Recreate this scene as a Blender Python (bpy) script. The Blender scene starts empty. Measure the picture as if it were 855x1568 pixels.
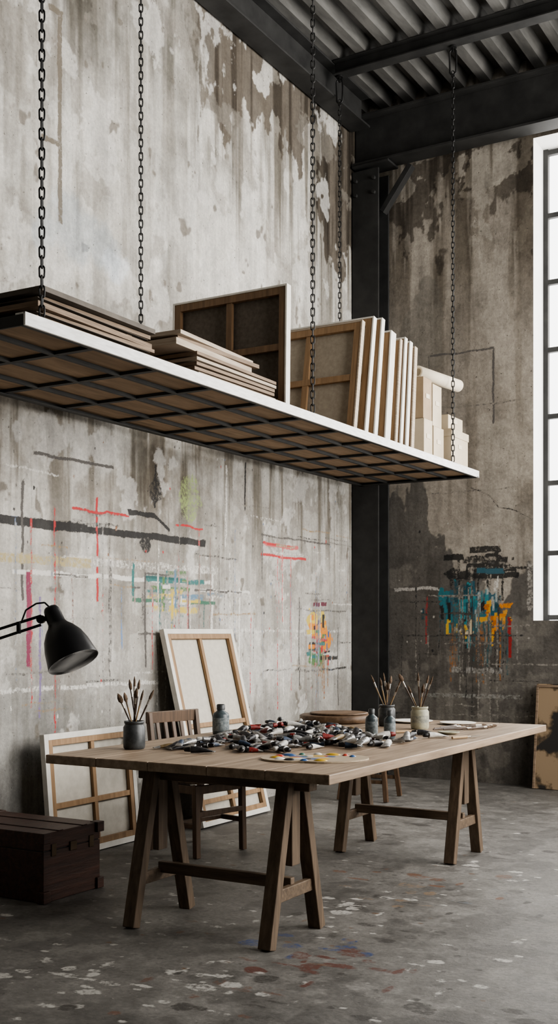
import bpy, math, random
import numpy as np
from mathutils import Vector, Matrix
random.seed(7)
scene = bpy.context.scene
COL = scene.collection

# ---------------------------------------------------------------- materials
def new_mat(name):
    m = bpy.data.materials.new(name); m.use_nodes = True
    nt = m.node_tree
    return m, nt, nt.nodes['Principled BSDF']

def simple(name, c1, c2=None, rough=0.6, metal=0.0, scale=8.0, bump=0.0, stretch=(1,1,1), detail=6, spec=0.4):
    m, nt, b = new_mat(name)
    b.inputs['Roughness'].default_value = rough
    b.inputs['Metallic'].default_value = metal
    b.inputs['Specular IOR Level'].default_value = spec
    if c2 is None: c2 = tuple(x*0.75 for x in c1)
    tc = nt.nodes.new('ShaderNodeTexCoord')
    mp = nt.nodes.new('ShaderNodeMapping'); mp.inputs['Scale'].default_value = stretch
    nz = nt.nodes.new('ShaderNodeTexNoise'); nz.inputs['Scale'].default_value = scale
    nz.inputs['Detail'].default_value = detail; nz.inputs['Roughness'].default_value = 0.62
    cr = nt.nodes.new('ShaderNodeValToRGB')
    cr.color_ramp.elements[0].position = 0.32; cr.color_ramp.elements[0].color = (*c2, 1)
    cr.color_ramp.elements[1].position = 0.68; cr.color_ramp.elements[1].color = (*c1, 1)
    L = nt.links.new
    L(tc.outputs['Object'], mp.inputs['Vector']); L(mp.outputs[0], nz.inputs['Vector'])
    L(nz.outputs['Fac'], cr.inputs[0]); L(cr.outputs[0], b.inputs['Base Color'])
    if bump > 0:
        bp = nt.nodes.new('ShaderNodeBump'); bp.inputs['Strength'].default_value = bump
        bp.inputs['Distance'].default_value = 0.01
        L(nz.outputs['Fac'], bp.inputs['Height']); L(bp.outputs[0], b.inputs['Normal'])
    return m

def wood(name, c1, c2, axis='y', rough=0.6, scale=3.0):
    s = {'x': (1.2, 14, 14), 'y': (14, 1.2, 14), 'z': (14, 14, 1.2)}[axis]
    return simple(name, c1, c2, rough=rough, scale=scale, bump=0.25, stretch=s, detail=8)

M = {}
M['steel'] = simple('dark_steel', (0.040,0.040,0.039), (0.020,0.020,0.020), rough=0.6, metal=0.0, scale=5, bump=0.1, spec=.3)
M['steel_bright'] = simple('painted_steel_rail', (0.76,0.755,0.74), (0.52,0.515,0.50), rough=0.35, scale=14, stretch=(6,1,6))
M['chain'] = simple('chain_steel', (0.045,0.045,0.045), (0.02,0.02,0.02), rough=0.45, metal=0.6, scale=20)
M['ply'] = simple('plywood_under', (0.36,0.25,0.16), (0.21,0.145,0.09), rough=0.8, scale=3, stretch=(8,1,8), detail=8)
M['deck'] = simple('ceiling_deck', (0.15,0.147,0.14), (0.065,0.064,0.061), rough=0.7, metal=0.0, scale=3, stretch=(3,0.6,3), spec=.3)
M['tablewood_y'] = wood('table_top_wood', (0.38,0.29,0.21), (0.20,0.145,0.10), 'y', rough=0.5, scale=2.2)
M['leg_z'] = wood('trestle_leg_wood', (0.160,0.114,0.076), (0.072,0.050,0.033), 'z')
M['leg_x'] = wood('trestle_rail_wood', (0.160,0.114,0.076), (0.072,0.050,0.033), 'x')
M['chair'] = wood('chair_wood', (0.13,0.080,0.048), (0.055,0.034,0.021), 'z', rough=0.45)
M['trunk'] = wood('trunk_wood', (0.075,0.031,0.020), (0.026,0.012,0.008), 'y', rough=0.5)
M['canvas_w'] = simple('primed_canvas', (0.72,0.70,0.65), (0.60,0.58,0.53), rough=0.8, scale=12)
M['canvas_b'] = simple('canvas_back_cream', (0.58,0.55,0.485), (0.49,0.46,0.40), rough=0.9, scale=25)
M['canvas_d'] = simple('dark_linen', (0.15,0.126,0.103), (0.10,0.084,0.069), rough=0.9, scale=40)
M['canvas_t'] = simple('tan_linen', (0.40,0.35,0.28), (0.32,0.275,0.22), rough=0.9, scale=40)
M['bar'] = wood('stretcher_bar', (0.35,0.225,0.125), (0.22,0.135,0.07), 'z', rough=0.6)
M['bar_d'] = wood('stretcher_bar_dark', (0.22,0.135,0.073), (0.13,0.078,0.042), 'z', rough=0.6)
M['board'] = simple('board_edge', (0.27,0.20,0.14), (0.13,0.09,0.06), rough=0.75, scale=6, stretch=(1,1,20))
M['board_top'] = simple('board_face', (0.12,0.102,0.083), (0.06,0.05,0.041), rough=0.7, scale=5)
M['board_w'] = simple('board_pale', (0.48,0.41,0.33), (0.32,0.26,0.20), rough=0.75, scale=6, stretch=(1,1,20))
M['card'] = simple('cream_cardboard', (0.56,0.485,0.37), (0.46,0.39,0.29), rough=0.8, scale=5)
M['card_b'] = simple('kraft_cardboard', (0.36,0.275,0.185), (0.27,0.20,0.13), rough=0.8, scale=5)
M['paper'] = simple('roll_paper', (0.66,0.59,0.47), (0.57,0.5,0.4), rough=0.8, scale=5)
M['black'] = simple('black_enamel', (0.016,0.016,0.017), (0.010,0.010,0.011), rough=0.38, scale=5)
M['lampin'] = simple('lamp_reflector', (0.85,0.84,0.82), (0.76,0.75,0.73), rough=0.4, scale=20)
M['jar_dark'] = simple('jar_pewter', (0.09,0.095,0.097), (0.033,0.036,0.038), rough=0.4, metal=0.2, scale=25)
M['jar_pale'] = simple('jar_stained_cream', (0.42,0.40,0.30), (0.24,0.24,0.18), rough=0.45, scale=30)
M['bottle'] = simple('bottle_slate', (0.09,0.115,0.125), (0.035,0.045,0.05), rough=0.3, scale=25)
M['label'] = simple('bottle_label', (0.28,0.31,0.31), (0.07,0.09,0.10), rough=0.6, scale=70)
M['label_pale'] = simple('jar_label_splashed', (0.42,0.40,0.33), (0.15,0.17,0.15), rough=0.6, scale=50)
M['handle'] = simple('brush_handle', (0.09,0.055,0.035), (0.03,0.02,0.015), rough=0.4, scale=10)
M['handle_l'] = simple('brush_handle_pale', (0.42,0.30,0.18), (0.32,0.22,0.12), rough=0.5, scale=10)
M['ferrule'] = simple('ferrule', (0.5,0.48,0.44), (0.35,0.33,0.30), rough=0.35, metal=0.9, scale=10)
M['bristle'] = simple('bristle', (0.15,0.10,0.065), (0.05,0.035,0.024), rough=0.9, scale=90)
M['tube_sil'] = simple('tube_metal', (0.48,0.48,0.47), (0.24,0.24,0.24), rough=0.35, metal=0.6, scale=60, bump=0.4)
M['tube_dark'] = simple('tube_dark', (0.040,0.040,0.043), (0.015,0.015,0.017), rough=0.4, scale=60, bump=0.3)
M['tube_white'] = simple('tube_label_white', (0.62,0.60,0.56), (0.40,0.39,0.36), rough=0.5, scale=60)
M['tube_red'] = simple('tube_label_red', (0.26,0.03,0.026), (0.10,0.014,0.013), rough=0.45, scale=60)
M['tube_blue'] = simple('tube_label_blue', (0.05,0.075,0.12), (0.02,0.03,0.05), rough=0.45, scale=60)
M['tube_ochre'] = simple('tube_label_ochre', (0.26,0.19,0.10), (0.14,0.10,0.05), rough=0.45, scale=60)
M['white_paint'] = simple('white_window_paint', (0.82,0.82,0.80), (0.74,0.74,0.72), rough=0.6, scale=4)
M['p_blue'] = simple('paint_blue', (0.05,0.12,0.28), rough=0.3)
M['p_red'] = simple('paint_red', (0.45,0.06,0.04), rough=0.3)
M['p_yel'] = simple('paint_yellow', (0.65,0.42,0.06), rough=0.3)
M['p_wht'] = simple('paint_white', (0.8,0.79,0.75), rough=0.3)
M['p_grn'] = simple('paint_green', (0.06,0.16,0.12), rough=0.3)
M['slice'] = wood('walnut_panel', (0.20,0.13,0.08), (0.085,0.053,0.032), 'y', rough=0.5)
M['palette'] = simple('palette_wood', (0.46,0.38,0.28), (0.35,0.28,0.20), rough=0.5, scale=5, stretch=(1,8,8))
M['brass'] = simple('aged_brass', (0.10,0.07,0.045), (0.05,0.035,0.02), rough=0.5, metal=0.7)

def plyboard_mat():
    m, nt, b = new_mat('painted_plywood')
    L = nt.links.new
    tc = nt.nodes.new('ShaderNodeTexCoord')
    n1 = nt.nodes.new('ShaderNodeTexNoise'); n1.inputs['Scale'].default_value = 3.5; n1.inputs['Detail'].default_value = 8
    r1 = nt.nodes.new('ShaderNodeValToRGB')
    r1.color_ramp.elements[0].position = .47; r1.color_ramp.elements[0].color = (0.28,0.205,0.13,1)
    r1.color_ramp.elements[1].position = .53; r1.color_ramp.elements[1].color = (0.02,0.018,0.016,1)
    e=r1.color_ramp.elements.new(.50); e.color=(0.12,0.085,0.05,1)
    L(tc.outputs['Object'], n1.inputs['Vector']); L(n1.outputs['Fac'], r1.inputs[0]); L(r1.outputs[0], b.inputs['Base Color'])
    b.inputs['Roughness'].default_value = .7
    return m
M['plyboard'] = plyboard_mat()

# ---------------------------------------------------------------- mesh builder
class MB:
    def __init__(s):
        s.v=[]; s.f=[]; s.m=[]; s.sm=[]; s.mats=[]
    def mi(s, k):
        if k not in s.mats: s.mats.append(k)
        return s.mats.index(k)
    def add(s, verts, faces, mat, smooth=False):
        o=len(s.v); s.v += [tuple(p) for p in verts]
        i=s.mi(mat)
        for f in faces:
            s.f.append(tuple(a+o for a in f)); s.m.append(i); s.sm.append(smooth)
    def box(s, c, size, mat, R=None):
        hx,hy,hz=[a/2 for a in size]
        vs=[Vector((x,y,z)) for z in (-hz,hz) for y in (-hy,hy) for x in (-hx,hx)]
        if R is not None: vs=[R@p for p in vs]
        c=Vector(c); vs=[p+c for p in vs]
        s.add(vs,[(0,2,3,1),(4,5,7,6),(0,1,5,4),(2,6,7,3),(0,4,6,2),(1,3,7,5)],mat)
    def beam(s, p0, p1, w, h, mat, up=(0,0,1)):
        p0=Vector(p0); p1=Vector(p1); d=p1-p0; L=d.length; d.normalize()
        u=Vector(up)
        if abs(d.dot(u))>0.98: u=Vector((0,1,0))
        sx=d.cross(u).normalized(); sz=sx.cross(d).normalized()
        R=Matrix((sx,d,sz)).transposed()
        s.box((p0+p1)/2,(w,L,h),mat,R)
    def lathe(s, prof, c, mat, n=24, axis=(0,0,1), smooth=True, sx=1.0):
        a=Vector(axis).normalized(); q=a.to_track_quat('Z','Y'); c=Vector(c)
        vs=[];fs=[]
        for (r,z) in prof:
            for i in range(n):
                t=2*math.pi*i/n
                vs.append(c+q@Vector((r*math.cos(t)*sx,r*math.sin(t),z)))
        for j in range(len(prof)-1):
            for i in range(n):
                fs.append((j*n+i,j*n+(i+1)%n,(j+1)*n+(i+1)%n,(j+1)*n+i))
        s.add(vs,fs,mat,smooth)
        if prof[0][0]>1e-5: s.add(vs[:n],[tuple(reversed(range(n)))],mat)
        if prof[-1][0]>1e-5: s.add(vs[-n:],[tuple(range(n))],mat)
    def rod(s,p0,p1,r0,r1,mat,n=8):
        p0=Vector(p0);p1=Vector(p1);d=p1-p0
        s.lathe([(r0,0),(r1,d.length)],p0,mat,n,axis=d)
    def path(s,pts,r,mat,n=8):
        for a,b in zip(pts[:-1],pts[1:]): s.rod(a,b,r,r,mat,n)
    def obj(s,name,bevel=0.0,origin=None,segs=2):
        V=np.array(s.v,dtype=float)
        if origin is None:
            lo=V.min(0);hi=V.max(0); origin=((lo[0]+hi[0])/2,(lo[1]+hi[1])/2,lo[2])
        V=V-np.array(origin)
        me=bpy.data.meshes.new(name); me.from_pydata(V.tolist(),[],s.f)
        for k in s.mats: me.materials.append(M[k] if isinstance(k,str) else k)
        me.polygons.foreach_set('material_index',s.m); me.polygons.foreach_set('use_smooth',s.sm)
        me.update()
        o=bpy.data.objects.new(name,me); o.location=origin; COL.objects.link(o)
        if bevel>0:
            b=o.modifiers.new('bevel','BEVEL'); b.width=bevel; b.segments=segs; b.limit_method='ANGLE'; b.angle_limit=math.radians(50)
        return o

# ---------------------------------------------------------------- numpy noise
_T={}
def vnoise(X,Y,seed):
    if seed not in _T: _T[seed]=np.random.RandomState(seed).rand(256,256)
    T=_T[seed]
    xi=np.floor(X).astype(int); yi=np.floor(Y).astype(int)
    fx=X-xi; fy=Y-yi; fx=fx*fx*(3-2*fx); fy=fy*fy*(3-2*fy)
    a=T[xi%256,yi%256]; b=T[(xi+1)%256,yi%256]; c=T[xi%256,(yi+1)%256]; d=T[(xi+1)%256,(yi+1)%256]
    return (a*(1-fx)+b*fx)*(1-fy)+(c*(1-fx)+d*fx)*fy
def fbm(X,Y,seed,o=5):
    r=0;a=.5;t=0
    for i in range(o):
        r=r+a*vnoise(X*2**i+i*17.3,Y*2**i+i*9.1,seed+i); t+=a; a*=.58
    return r/t
def ss(x,a,b):
    t=np.clip((x-a)/(b-a),0,1); return t*t*(3-2*t)

class Painter:
    """colour and paint-mark layers over a wall or floor, in metres (A across, B up/along)"""
    def __init__(s,ga,gb,base):
        s.ga=ga; s.gb=gb
        s.A,s.B=np.meshgrid(ga,gb,indexing='ij')
        s.base=np.ones(s.A.shape+(3,))*np.array(base)
        s.rgb=np.zeros(s.A.shape+(3,)); s.al=np.zeros(s.A.shape)
        s.wob=fbm(s.A*6,s.B*6,99,3)-.5
        s.rs=np.random.RandomState(5)
    def mixbase(s,m,c):
        m=np.clip(m,0,1)[...,None]; s.base=s.base*(1-m)+np.array(c)*m
    def mulbase(s,m,f):
        m=np.clip(m,0,1)[...,None]; s.base=s.base*(1-m)+s.base*np.array(f)*m
    def win(s,a0,a1,b0,b1,pad=.12):
        return (slice(max(0,np.searchsorted(s.ga,a0-pad)-1),np.searchsorted(s.ga,a1+pad)+1),
                slice(max(0,np.searchsorted(s.gb,b0-pad)-1),np.searchsorted(s.gb,b1+pad)+1))
    def put(s,w,d,soft,c,k):
        al=s.al[w]; rgb=s.rgb[w]
        if al.size==0: return
        a=np.clip(1-np.maximum(d,0)/soft,0,1)*k
        over=(d<soft*.35)|((d<soft*2.2)&(al<.12))
        rgb[over]=c
        s.al[w]=np.where(d<soft*.35,np.maximum(a,al*.6),np.maximum(al,a))
    def h(s,a0,a1,b,th,c,k=.5):
        w=s.win(a0,a1,b,b); A,B,W=s.A[w],s.B[w],s.wob[w]
        d=np.maximum(np.abs(B-b+W*.03)-th/2,np.maximum(a0-A,A-a1)+W*.12)
        s.put(w,d,.010,c,k)
    def vv(s,a,b0,b1,th,c,k=.5):
        w=s.win(a,a,b0,b1); A,B,W=s.A[w],s.B[w],s.wob[w]
        d=np.maximum(np.abs(A-a+W*.025)-th/2,np.maximum(b0-B,B-b1)+W*.12)
        s.put(w,d,.010,c,k)
    def seg(s,a0,b0,a1,b1,th,c,k=.5):
        w=s.win(min(a0,a1),max(a0,a1),min(b0,b1),max(b0,b1)); A,B,W=s.A[w],s.B[w],s.wob[w]
        dx=a1-a0;dy=b1-b0;L2=dx*dx+dy*dy
        t=np.clip(((A-a0)*dx+(B-b0)*dy)/L2,0,1)
        d=np.hypot(A-a0-t*dx+W*.02,B-b0-t*dy+W*.02)-th/2
        s.put(w,d,.010,c,k)
    def blob(s,a,b,ra,rb,c,k=.5,rough=.8,soft=.012):
        w=s.win(a-ra*1.6,a+ra*1.6,b-rb*1.6,b+rb*1.6,.03); A,B=s.A[w],s.B[w]
        if A.size==0: return
        n=fbm(A*9+a*7,B*9+b*3,int(abs(a*100+b*37))%60*5,4)-.5
        q=np.hypot((A-a)/ra,(B-b)/rb)-1+n*rough*2
        s.put(w,q*min(ra,rb),soft,c,k)
    def drips(s,a0,a1,b,lmax,n,c,k=.4,th=.008):
        for i in range(n):
            a=s.rs.uniform(a0,a1); t=s.rs.uniform(-.12,.05); s.vv(a,b+t-s.rs.uniform(.2,1)*lmax,b+t,th*s.rs.uniform(.4,1.3),c,k*s.rs.uniform(.6,1.1))
    def dabs(s,a,b,sa,sb,n,cols,k=.5,w=(.02,.06),l=(.04,.16),horiz=.4):
        for i in range(n):
            x=a+s.rs.normal()*sa; y=b+s.rs.normal()*sb; c=cols[s.rs.randint(len(cols))]
            if s.rs.rand()<horiz: L_=s.rs.uniform(*l); s.h(x-L_/2,x+L_/2,y,s.rs.uniform(*w),c,k*s.rs.uniform(.6,1.15))
            else: L_=s.rs.uniform(*l); s.vv(x,y-L_/2,y+L_/2,s.rs.uniform(*w),c,k*s.rs.uniform(.6,1.15))

def surface_mesh(name,P3,shape,holes,mat,base,rgb,al):
    n0,n1=shape
    idx=np.arange(n0*n1).reshape(n0,n1)
    q=np.stack([idx[:-1,:-1],idx[1:,:-1],idx[1:,1:],idx[:-1,1:]],-1)
    q=q[~holes]
    me=bpy.data.meshes.new(name)
    me.vertices.add(n0*n1); me.vertices.foreach_set('co',P3.reshape(-1).astype(np.float32))
    nf=len(q); me.loops.add(nf*4); me.loops.foreach_set('vertex_index',q.reshape(-1).astype(np.int32))
    me.polygons.add(nf); me.polygons.foreach_set('loop_start',np.arange(0,nf*4,4,dtype=np.int32))
    me.update(calc_edges=True); me.validate()
    for nm,arr in (('Base',base),('Paint',rgb)):
        at=me.color_attributes.new(nm,'FLOAT_COLOR','POINT')
        c=np.ones((n0*n1,4),dtype=np.float32); c[:,:3]=arr.reshape(-1,3)
        at.data.foreach_set('color',c.reshape(-1))
    at=me.attributes.new('Alpha','FLOAT','POINT'); at.data.foreach_set('value',al.reshape(-1).astype(np.float32))
    me.materials.append(mat)
    o=bpy.data.objects.new(name,me); COL.objects.link(o)
    return o

def surf_mat(name,rough=.85,fine=1.0,bump=.5,speck=0.0,spec=.3,roughvar=0.0,pit=.70,grain=.35,opac=.92,t0=.16,t1=.38):
    m,nt,b=new_mat(name); L=nt.links.new; N=nt.nodes.new
    tc=N('ShaderNodeTexCoord')
    A=N('ShaderNodeAttribute'); A.attribute_name='Base'
    Pn=N('ShaderNodeAttribute'); Pn.attribute_name='Paint'
    Al=N('ShaderNodeAttribute'); Al.attribute_name='Alpha'
    def noise(sc,de,ro,loc=(0,0,0),st=(1,1,1)):
        mp=N('ShaderNodeMapping'); mp.inputs['Location'].default_value=loc; mp.inputs['Scale'].default_value=st; L(tc.outputs['Object'],mp.inputs[0])
        n=N('ShaderNodeTexNoise'); n.inputs['Scale'].default_value=sc; n.inputs['Detail'].default_value=de; n.inputs['Roughness'].default_value=ro
        L(mp.outputs[0],n.inputs['Vector']); return n.outputs['Fac']
    def rng(src,a,b_,c=0,d=1):
        r=N('ShaderNodeMapRange'); r.inputs[1].default_value=a;r.inputs[2].default_value=b_;r.inputs[3].default_value=c;r.inputs[4].default_value=d; L(src,r.inputs[0]); return r.outputs[0]
    def math_(op,x,y,z=None):
        n=N('ShaderNodeMath'); n.operation=op
        for i,vv_ in enumerate((x,y,z)):
            if vv_ is None: continue
            if isinstance(vv_,(int,float)): n.inputs[i].default_value=vv_
            else: L(vv_,n.inputs[i])
        return n.outputs[0]
    n1=noise(7,12,.75); n2=noise(45,8,.7); nv=noise(10,8,.7,(4,9,2),(1,1,.12))
    r1=rng(n1,.3,.7,1-.34*fine,1+.24*fine); r2=rng(n2,.3,.7,1-grain*.5,1+grain*.4); r3=rng(nv,.35,.7,1.08,1-.22*fine)
    f=math_('MULTIPLY',math_('MULTIPLY',r1,r2),r3)
    mul=N('ShaderNodeVectorMath'); mul.operation='SCALE'; L(A.outputs['Color'],mul.inputs[0]); L(f,mul.inputs['Scale'])
    n3=noise(38,3,.6)
    rp=rng(n3,pit,pit+.03)
    mxp=N('ShaderNodeMix'); mxp.data_type='RGBA'; mxp.inputs['B'].default_value=(.055,.048,.04,1)
    L(mul.outputs[0],mxp.inputs['A']); L(math_('MULTIPLY',rp,.75),mxp.inputs['Factor'])
    last=mxp.outputs['Result']
    if speck>0:
        for (sc,th,loc,c) in ((17,.655,(31,7,3),(.38,.37,.345,1)),(60,.68,(3,17,8),(.36,.35,.33,1)),(24,.65,(13,2,5),(.045,.042,.038,1)),(9,.63,(3,22,15),(.055,.05,.046,1))):
            r4=math_('MULTIPLY',rng(noise(sc,5,.65,loc),th,th+.04),speck)
            mx4=N('ShaderNodeMix'); mx4.data_type='RGBA'; mx4.inputs['B'].default_value=c; L(last,mx4.inputs['A']); L(r4,mx4.inputs['Factor'])
            last=mx4.outputs['Result']
    # brushed paint with broken, dry edges
    na=math_('MULTIPLY_ADD',math_('SUBTRACT',n2,.5),1.2,Al.outputs['Fac'])
    na=math_('MULTIPLY_ADD',math_('SUBTRACT',n1,.5),.6,na)
    rr=rng(na,t0,t1,0,opac); gate=rng(Al.outputs['Fac'],.03,.14)
    gm=math_('MULTIPLY',rr,gate)
    mx=N('ShaderNodeMix'); mx.data_type='RGBA'; L(last,mx.inputs['A']); L(Pn.outputs['Color'],mx.inputs['B']); L(gm,mx.inputs['Factor'])
    L(mx.outputs['Result'],b.inputs['Base Color'])
    b.inputs['Roughness'].default_value=rough; b.inputs['Specular IOR Level'].default_value=spec
    if roughvar>0: L(rng(n1,.35,.65,rough-roughvar,rough+roughvar),b.inputs['Roughness'])
    hgt=math_('SUBTRACT',math_('MULTIPLY_ADD',n2,.4,n1),math_('MULTIPLY',rp,.3))
    bp=N('ShaderNodeBump'); bp.inputs['Strength'].default_value=bump; bp.inputs['Distance'].default_value=.02
    L(hgt,bp.inputs['Height']); L(bp.outputs[0],b.inputs['Normal'])
    return m

M['plaster']=surf_mat('weathered_plaster',rough=.85,fine=.8,bump=.5,pit=.69)
M['plaster_back']=surf_mat('weathered_plaster_brown',rough=.85,fine=1.05,bump=.5,pit=.69)
M['concrete']=surf_mat('paint_spattered_concrete',rough=.55,fine=1.2,bump=.25,speck=.6,spec=.4,roughvar=.12,grain=.6,opac=.88)

WX=-4.6; WY=9.35; RX=2.2; FY=-2.0; H=6.25

# ---------------------------------------------------------------- left wall
ya=np.concatenate([np.arange(FY,3.9,.1),np.arange(3.9,WY+.001,.0085)]); ya[-1]=WY
za=np.concatenate([np.linspace(0,.35,20,endpoint=False),np.linspace(.35,H,660)])
P=Painter(ya,za,(.445,.428,.393)); A,B=P.A,P.B
n=fbm(A*.9,B*.7,11,6); P.mulbase(ss(n,.42,.70),(.73,.73,.72))
n=fbm(A*1.3+5,B*1.1,23,6); P.mixbase(ss(n,.48,.70)*.65,(.61,.592,.552))
P.mixbase(ss(fbm(A*4+5,B*3,27,6),.56,.66)*.35,(.60,.58,.545))
st=fbm(A*9,B*.55,31,5); P.mulbase(ss(st,.50,.74)*.65,(.60,.59,.565))
st=fbm(A*22,B*.8,33,4); P.mulbase(ss(st,.54,.74)*.5,(.64,.63,.60))
top=ss(B,3.4,5.6)
st2=fbm(A*6+3,B*.42,37,5); P.mulbase(ss(st2,.52,.66)*top*.75,(.43,.41,.375))
P.mixbase(ss(fbm(A*5+8,B*.5,39,5),.54,.64)*ss(B,3.2,4.2)*.45,(.66,.65,.615))
P.mixbase(ss(-np.hypot((A-7.1)/1.3,(B-4.1)/.8)+(fbm(A*2,B*1.2,41,6)-.5)*1.6,-1.0,-.3)*.55,(.63,.615,.58))
zb=5.45-.35*ss(A,6.4,7.2)-.70*ss(A,7.9,9.0)
pm=(B-zb)/.8+(fbm(A*2.4,B*1.9,51,7)-.5)*3.4+(fbm(A*7,B*1.2,53,5)-.5)*1.4
side=ss(A,6.2,6.9)
P.mixbase(ss(pm,.25,.33)*side*.95,(.118,.100,.080))
pm2=(fbm(A*3+9,B*2.4,57,7)-.5)*3.6+(B-5.2)/1.2
P.mixbase(ss(pm2,.40,.47)*side*.9,(.49,.475,.44))
run=(B-(zb-1.4))/1.4
P.mulbase(ss(fbm(A*11,B*.35,59,5),.48,.62)*ss(run,.05,.9)*side*.9,(.35,.325,.29))
st3=fbm(A*11,B*.5,61,5); P.mulbase(ss(st3,.42,.60)*ss(A,8.0,8.9)*ss(B,2.6,4.2)*.95,(.35,.33,.295))
P.mulbase(ss(fbm(A*6,B*.7,63,5),.48,.60)*ss(B,4.3,5.4)*ss(A,5.0,5.3)*(1-ss(A,6.0,6.3))*.95,(.33,.315,.29))
P.mulbase(ss(fbm(A*5,B*.9,65,5),.45,.6)*(1-ss(A,4.5,5.4))*.7,(.64,.62,.59))
P.mulbase((1-ss(B,.3,1.3))*ss(fbm(A*2,B*1.2,71,6),.3,.6),(.68,.68,.69))
P.mulbase((1-ss(A,5.0,6.2))*(1-ss(B,.8,1.4))*.6,(.74,.76,.78))
P.mulbase(ss(B,1.9,2.4)*(1-ss(B,2.7,3.0))*ss(fbm(A*1.6,B*1.6,73,6),.36,.58)*(1-.6*ss(A,6.4,7.4)),(.50,.465,.42))
P.mulbase(ss(fbm(A*12,B*.7,75,5),.50,.66)*ss(B,1.4,2.3)*(1-ss(B,2.7,3.0)),(.48,.455,.42))
P.mixbase(ss(fbm(A*9,B*7,81,3),.76,.81)*.8,(.17,.15,.125))
P.mixbase(ss(fbm(A*2.9,B*2.9,83,7),.60,.63)*.45,(.26,.24,.21))
P.mixbase(ss(fbm(A*3.4,B*2.8,84,7),.61,.64)*.6,(.60,.585,.555))
P.mixbase(ss(-np.hypot((A-5.72)/.16,(B-3.66)/.13)+(fbm(A*8,B*8,85)-.5)*.9,-1.0,-.7)*.8,(.66,.68,.70))
P.mixbase(ss(-np.hypot((A-5.35)/.42,(B-3.75)/.22)+(fbm(A*6,B*3,87)-.5)*1.6,-1.0,-.6)*.4,(.35,.41,.46))
K=(.020,.020,.021); G=(.09,.084,.08)
Wt=(.66,.645,.61); RED=(.45,.035,.04); PK=(.50,.12,.12)
def zz(z): return 1.3+(z-1.3)*1.034
def yy(y): return y*1.034
P.h(yy(4.40),yy(6.53),zz(1.93),.038,K,.56); P.h(yy(4.40),yy(5.3),zz(1.945),.024,K,.66)
P.h(yy(5.66),yy(5.95),zz(2.075),.026,K,.55); P.seg(yy(5.95),zz(2.07),yy(6.1),zz(1.99),.014,K,.55)
P.vv(yy(4.71),zz(1.5),zz(2.15),.012,G,.50); P.h(yy(4.8),yy(5.5),zz(2.33),.012,G,.50)
P.vv(yy(5.36),zz(1.50),zz(2.14),.008,RED,.58); P.h(yy(5.13),yy(5.68),zz(2.045),.006,RED,.55); P.h(yy(6.19),yy(6.5),zz(2.03),.006,RED,.5)
P.h(yy(7.35),yy(7.84),zz(1.985),.024,PK,.45); P.h(yy(7.33),yy(7.75),zz(1.99),.008,RED,.58); P.h(yy(7.29),yy(7.98),zz(1.9),.011,RED,.55)
P.vv(yy(7.61),zz(1.40),zz(2.0),.010,PK,.42); P.vv(yy(7.74),zz(1.1),zz(1.9),.009,PK,.38); P.drips(yy(7.5),yy(7.9),zz(1.9),.4,7,PK,.38)
P.h(yy(7.3),yy(8.4),zz(2.05),.006,G,.42); P.vv(yy(7.3),zz(1.7),zz(2.05),.006,G,.38)
P.h(yy(4.6),yy(6.6),zz(1.65),.022,Wt,.44); P.vv(yy(6.62),zz(1.2),zz(1.7),.018,Wt,.42); P.vv(yy(6.98),zz(.9),zz(1.62),.016,Wt,.44)
P.h(yy(6.45),yy(7.1),zz(1.60),.014,Wt,.42); P.vv(yy(6.80),zz(1.9),zz(2.5),.012,Wt,.34); P.h(yy(5.0),yy(6.7),zz(1.74),.05,Wt,.22)
P.h(yy(4.4),yy(5.3),zz(1.725),.05,(.42,.35,.18),.32)
P.h(yy(4.4),yy(6.0),zz(.98),.02,Wt,.30); P.h(yy(6.9),yy(8.6),zz(1.32),.018,Wt,.28)
TE=(.035,.16,.155); GN=(.08,.18,.06); YL=(.58,.44,.08); OR=(.66,.24,.02)
P.h(yy(5.83),yy(6.5),zz(1.655),.030,TE,.42); P.h(yy(5.85),yy(6.2),zz(1.668),.012,(.02,.10,.10),.5); P.h(yy(5.9),yy(6.35),zz(1.60),.026,GN,.34)
P.h(yy(5.72),yy(6.65),zz(1.515),.020,(.05,.15,.10),.42); P.h(yy(5.95),yy(6.45),zz(1.46),.035,YL,.32); P.h(yy(6.05),yy(6.5),zz(1.55),.035,(.12,.22,.31),.34)
P.dabs(yy(6.15),zz(1.56),.24,.06,30,[TE,GN,YL,(.10,.2,.30),G,Wt],.38,(.006,.024),(.05,.3),.75)
P.vv(yy(5.84),zz(1.1),zz(1.68),.009,G,.46); P.vv(yy(6.0),zz(1.3),zz(1.66),.010,TE,.42); P.vv(yy(6.33),zz(1.25),zz(1.6),.009,G,.44)
P.drips(yy(5.85),yy(6.6),zz(1.5),.5,14,(.09,.15,.14),.38); P.h(yy(5.84),yy(6.1),zz(1.69),.008,G,.44); P.h(yy(6.4),yy(7.0),zz(1.6),.009,G,.44); P.h(yy(5.75),yy(6.1),zz(1.3),.008,G,.38)
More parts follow.
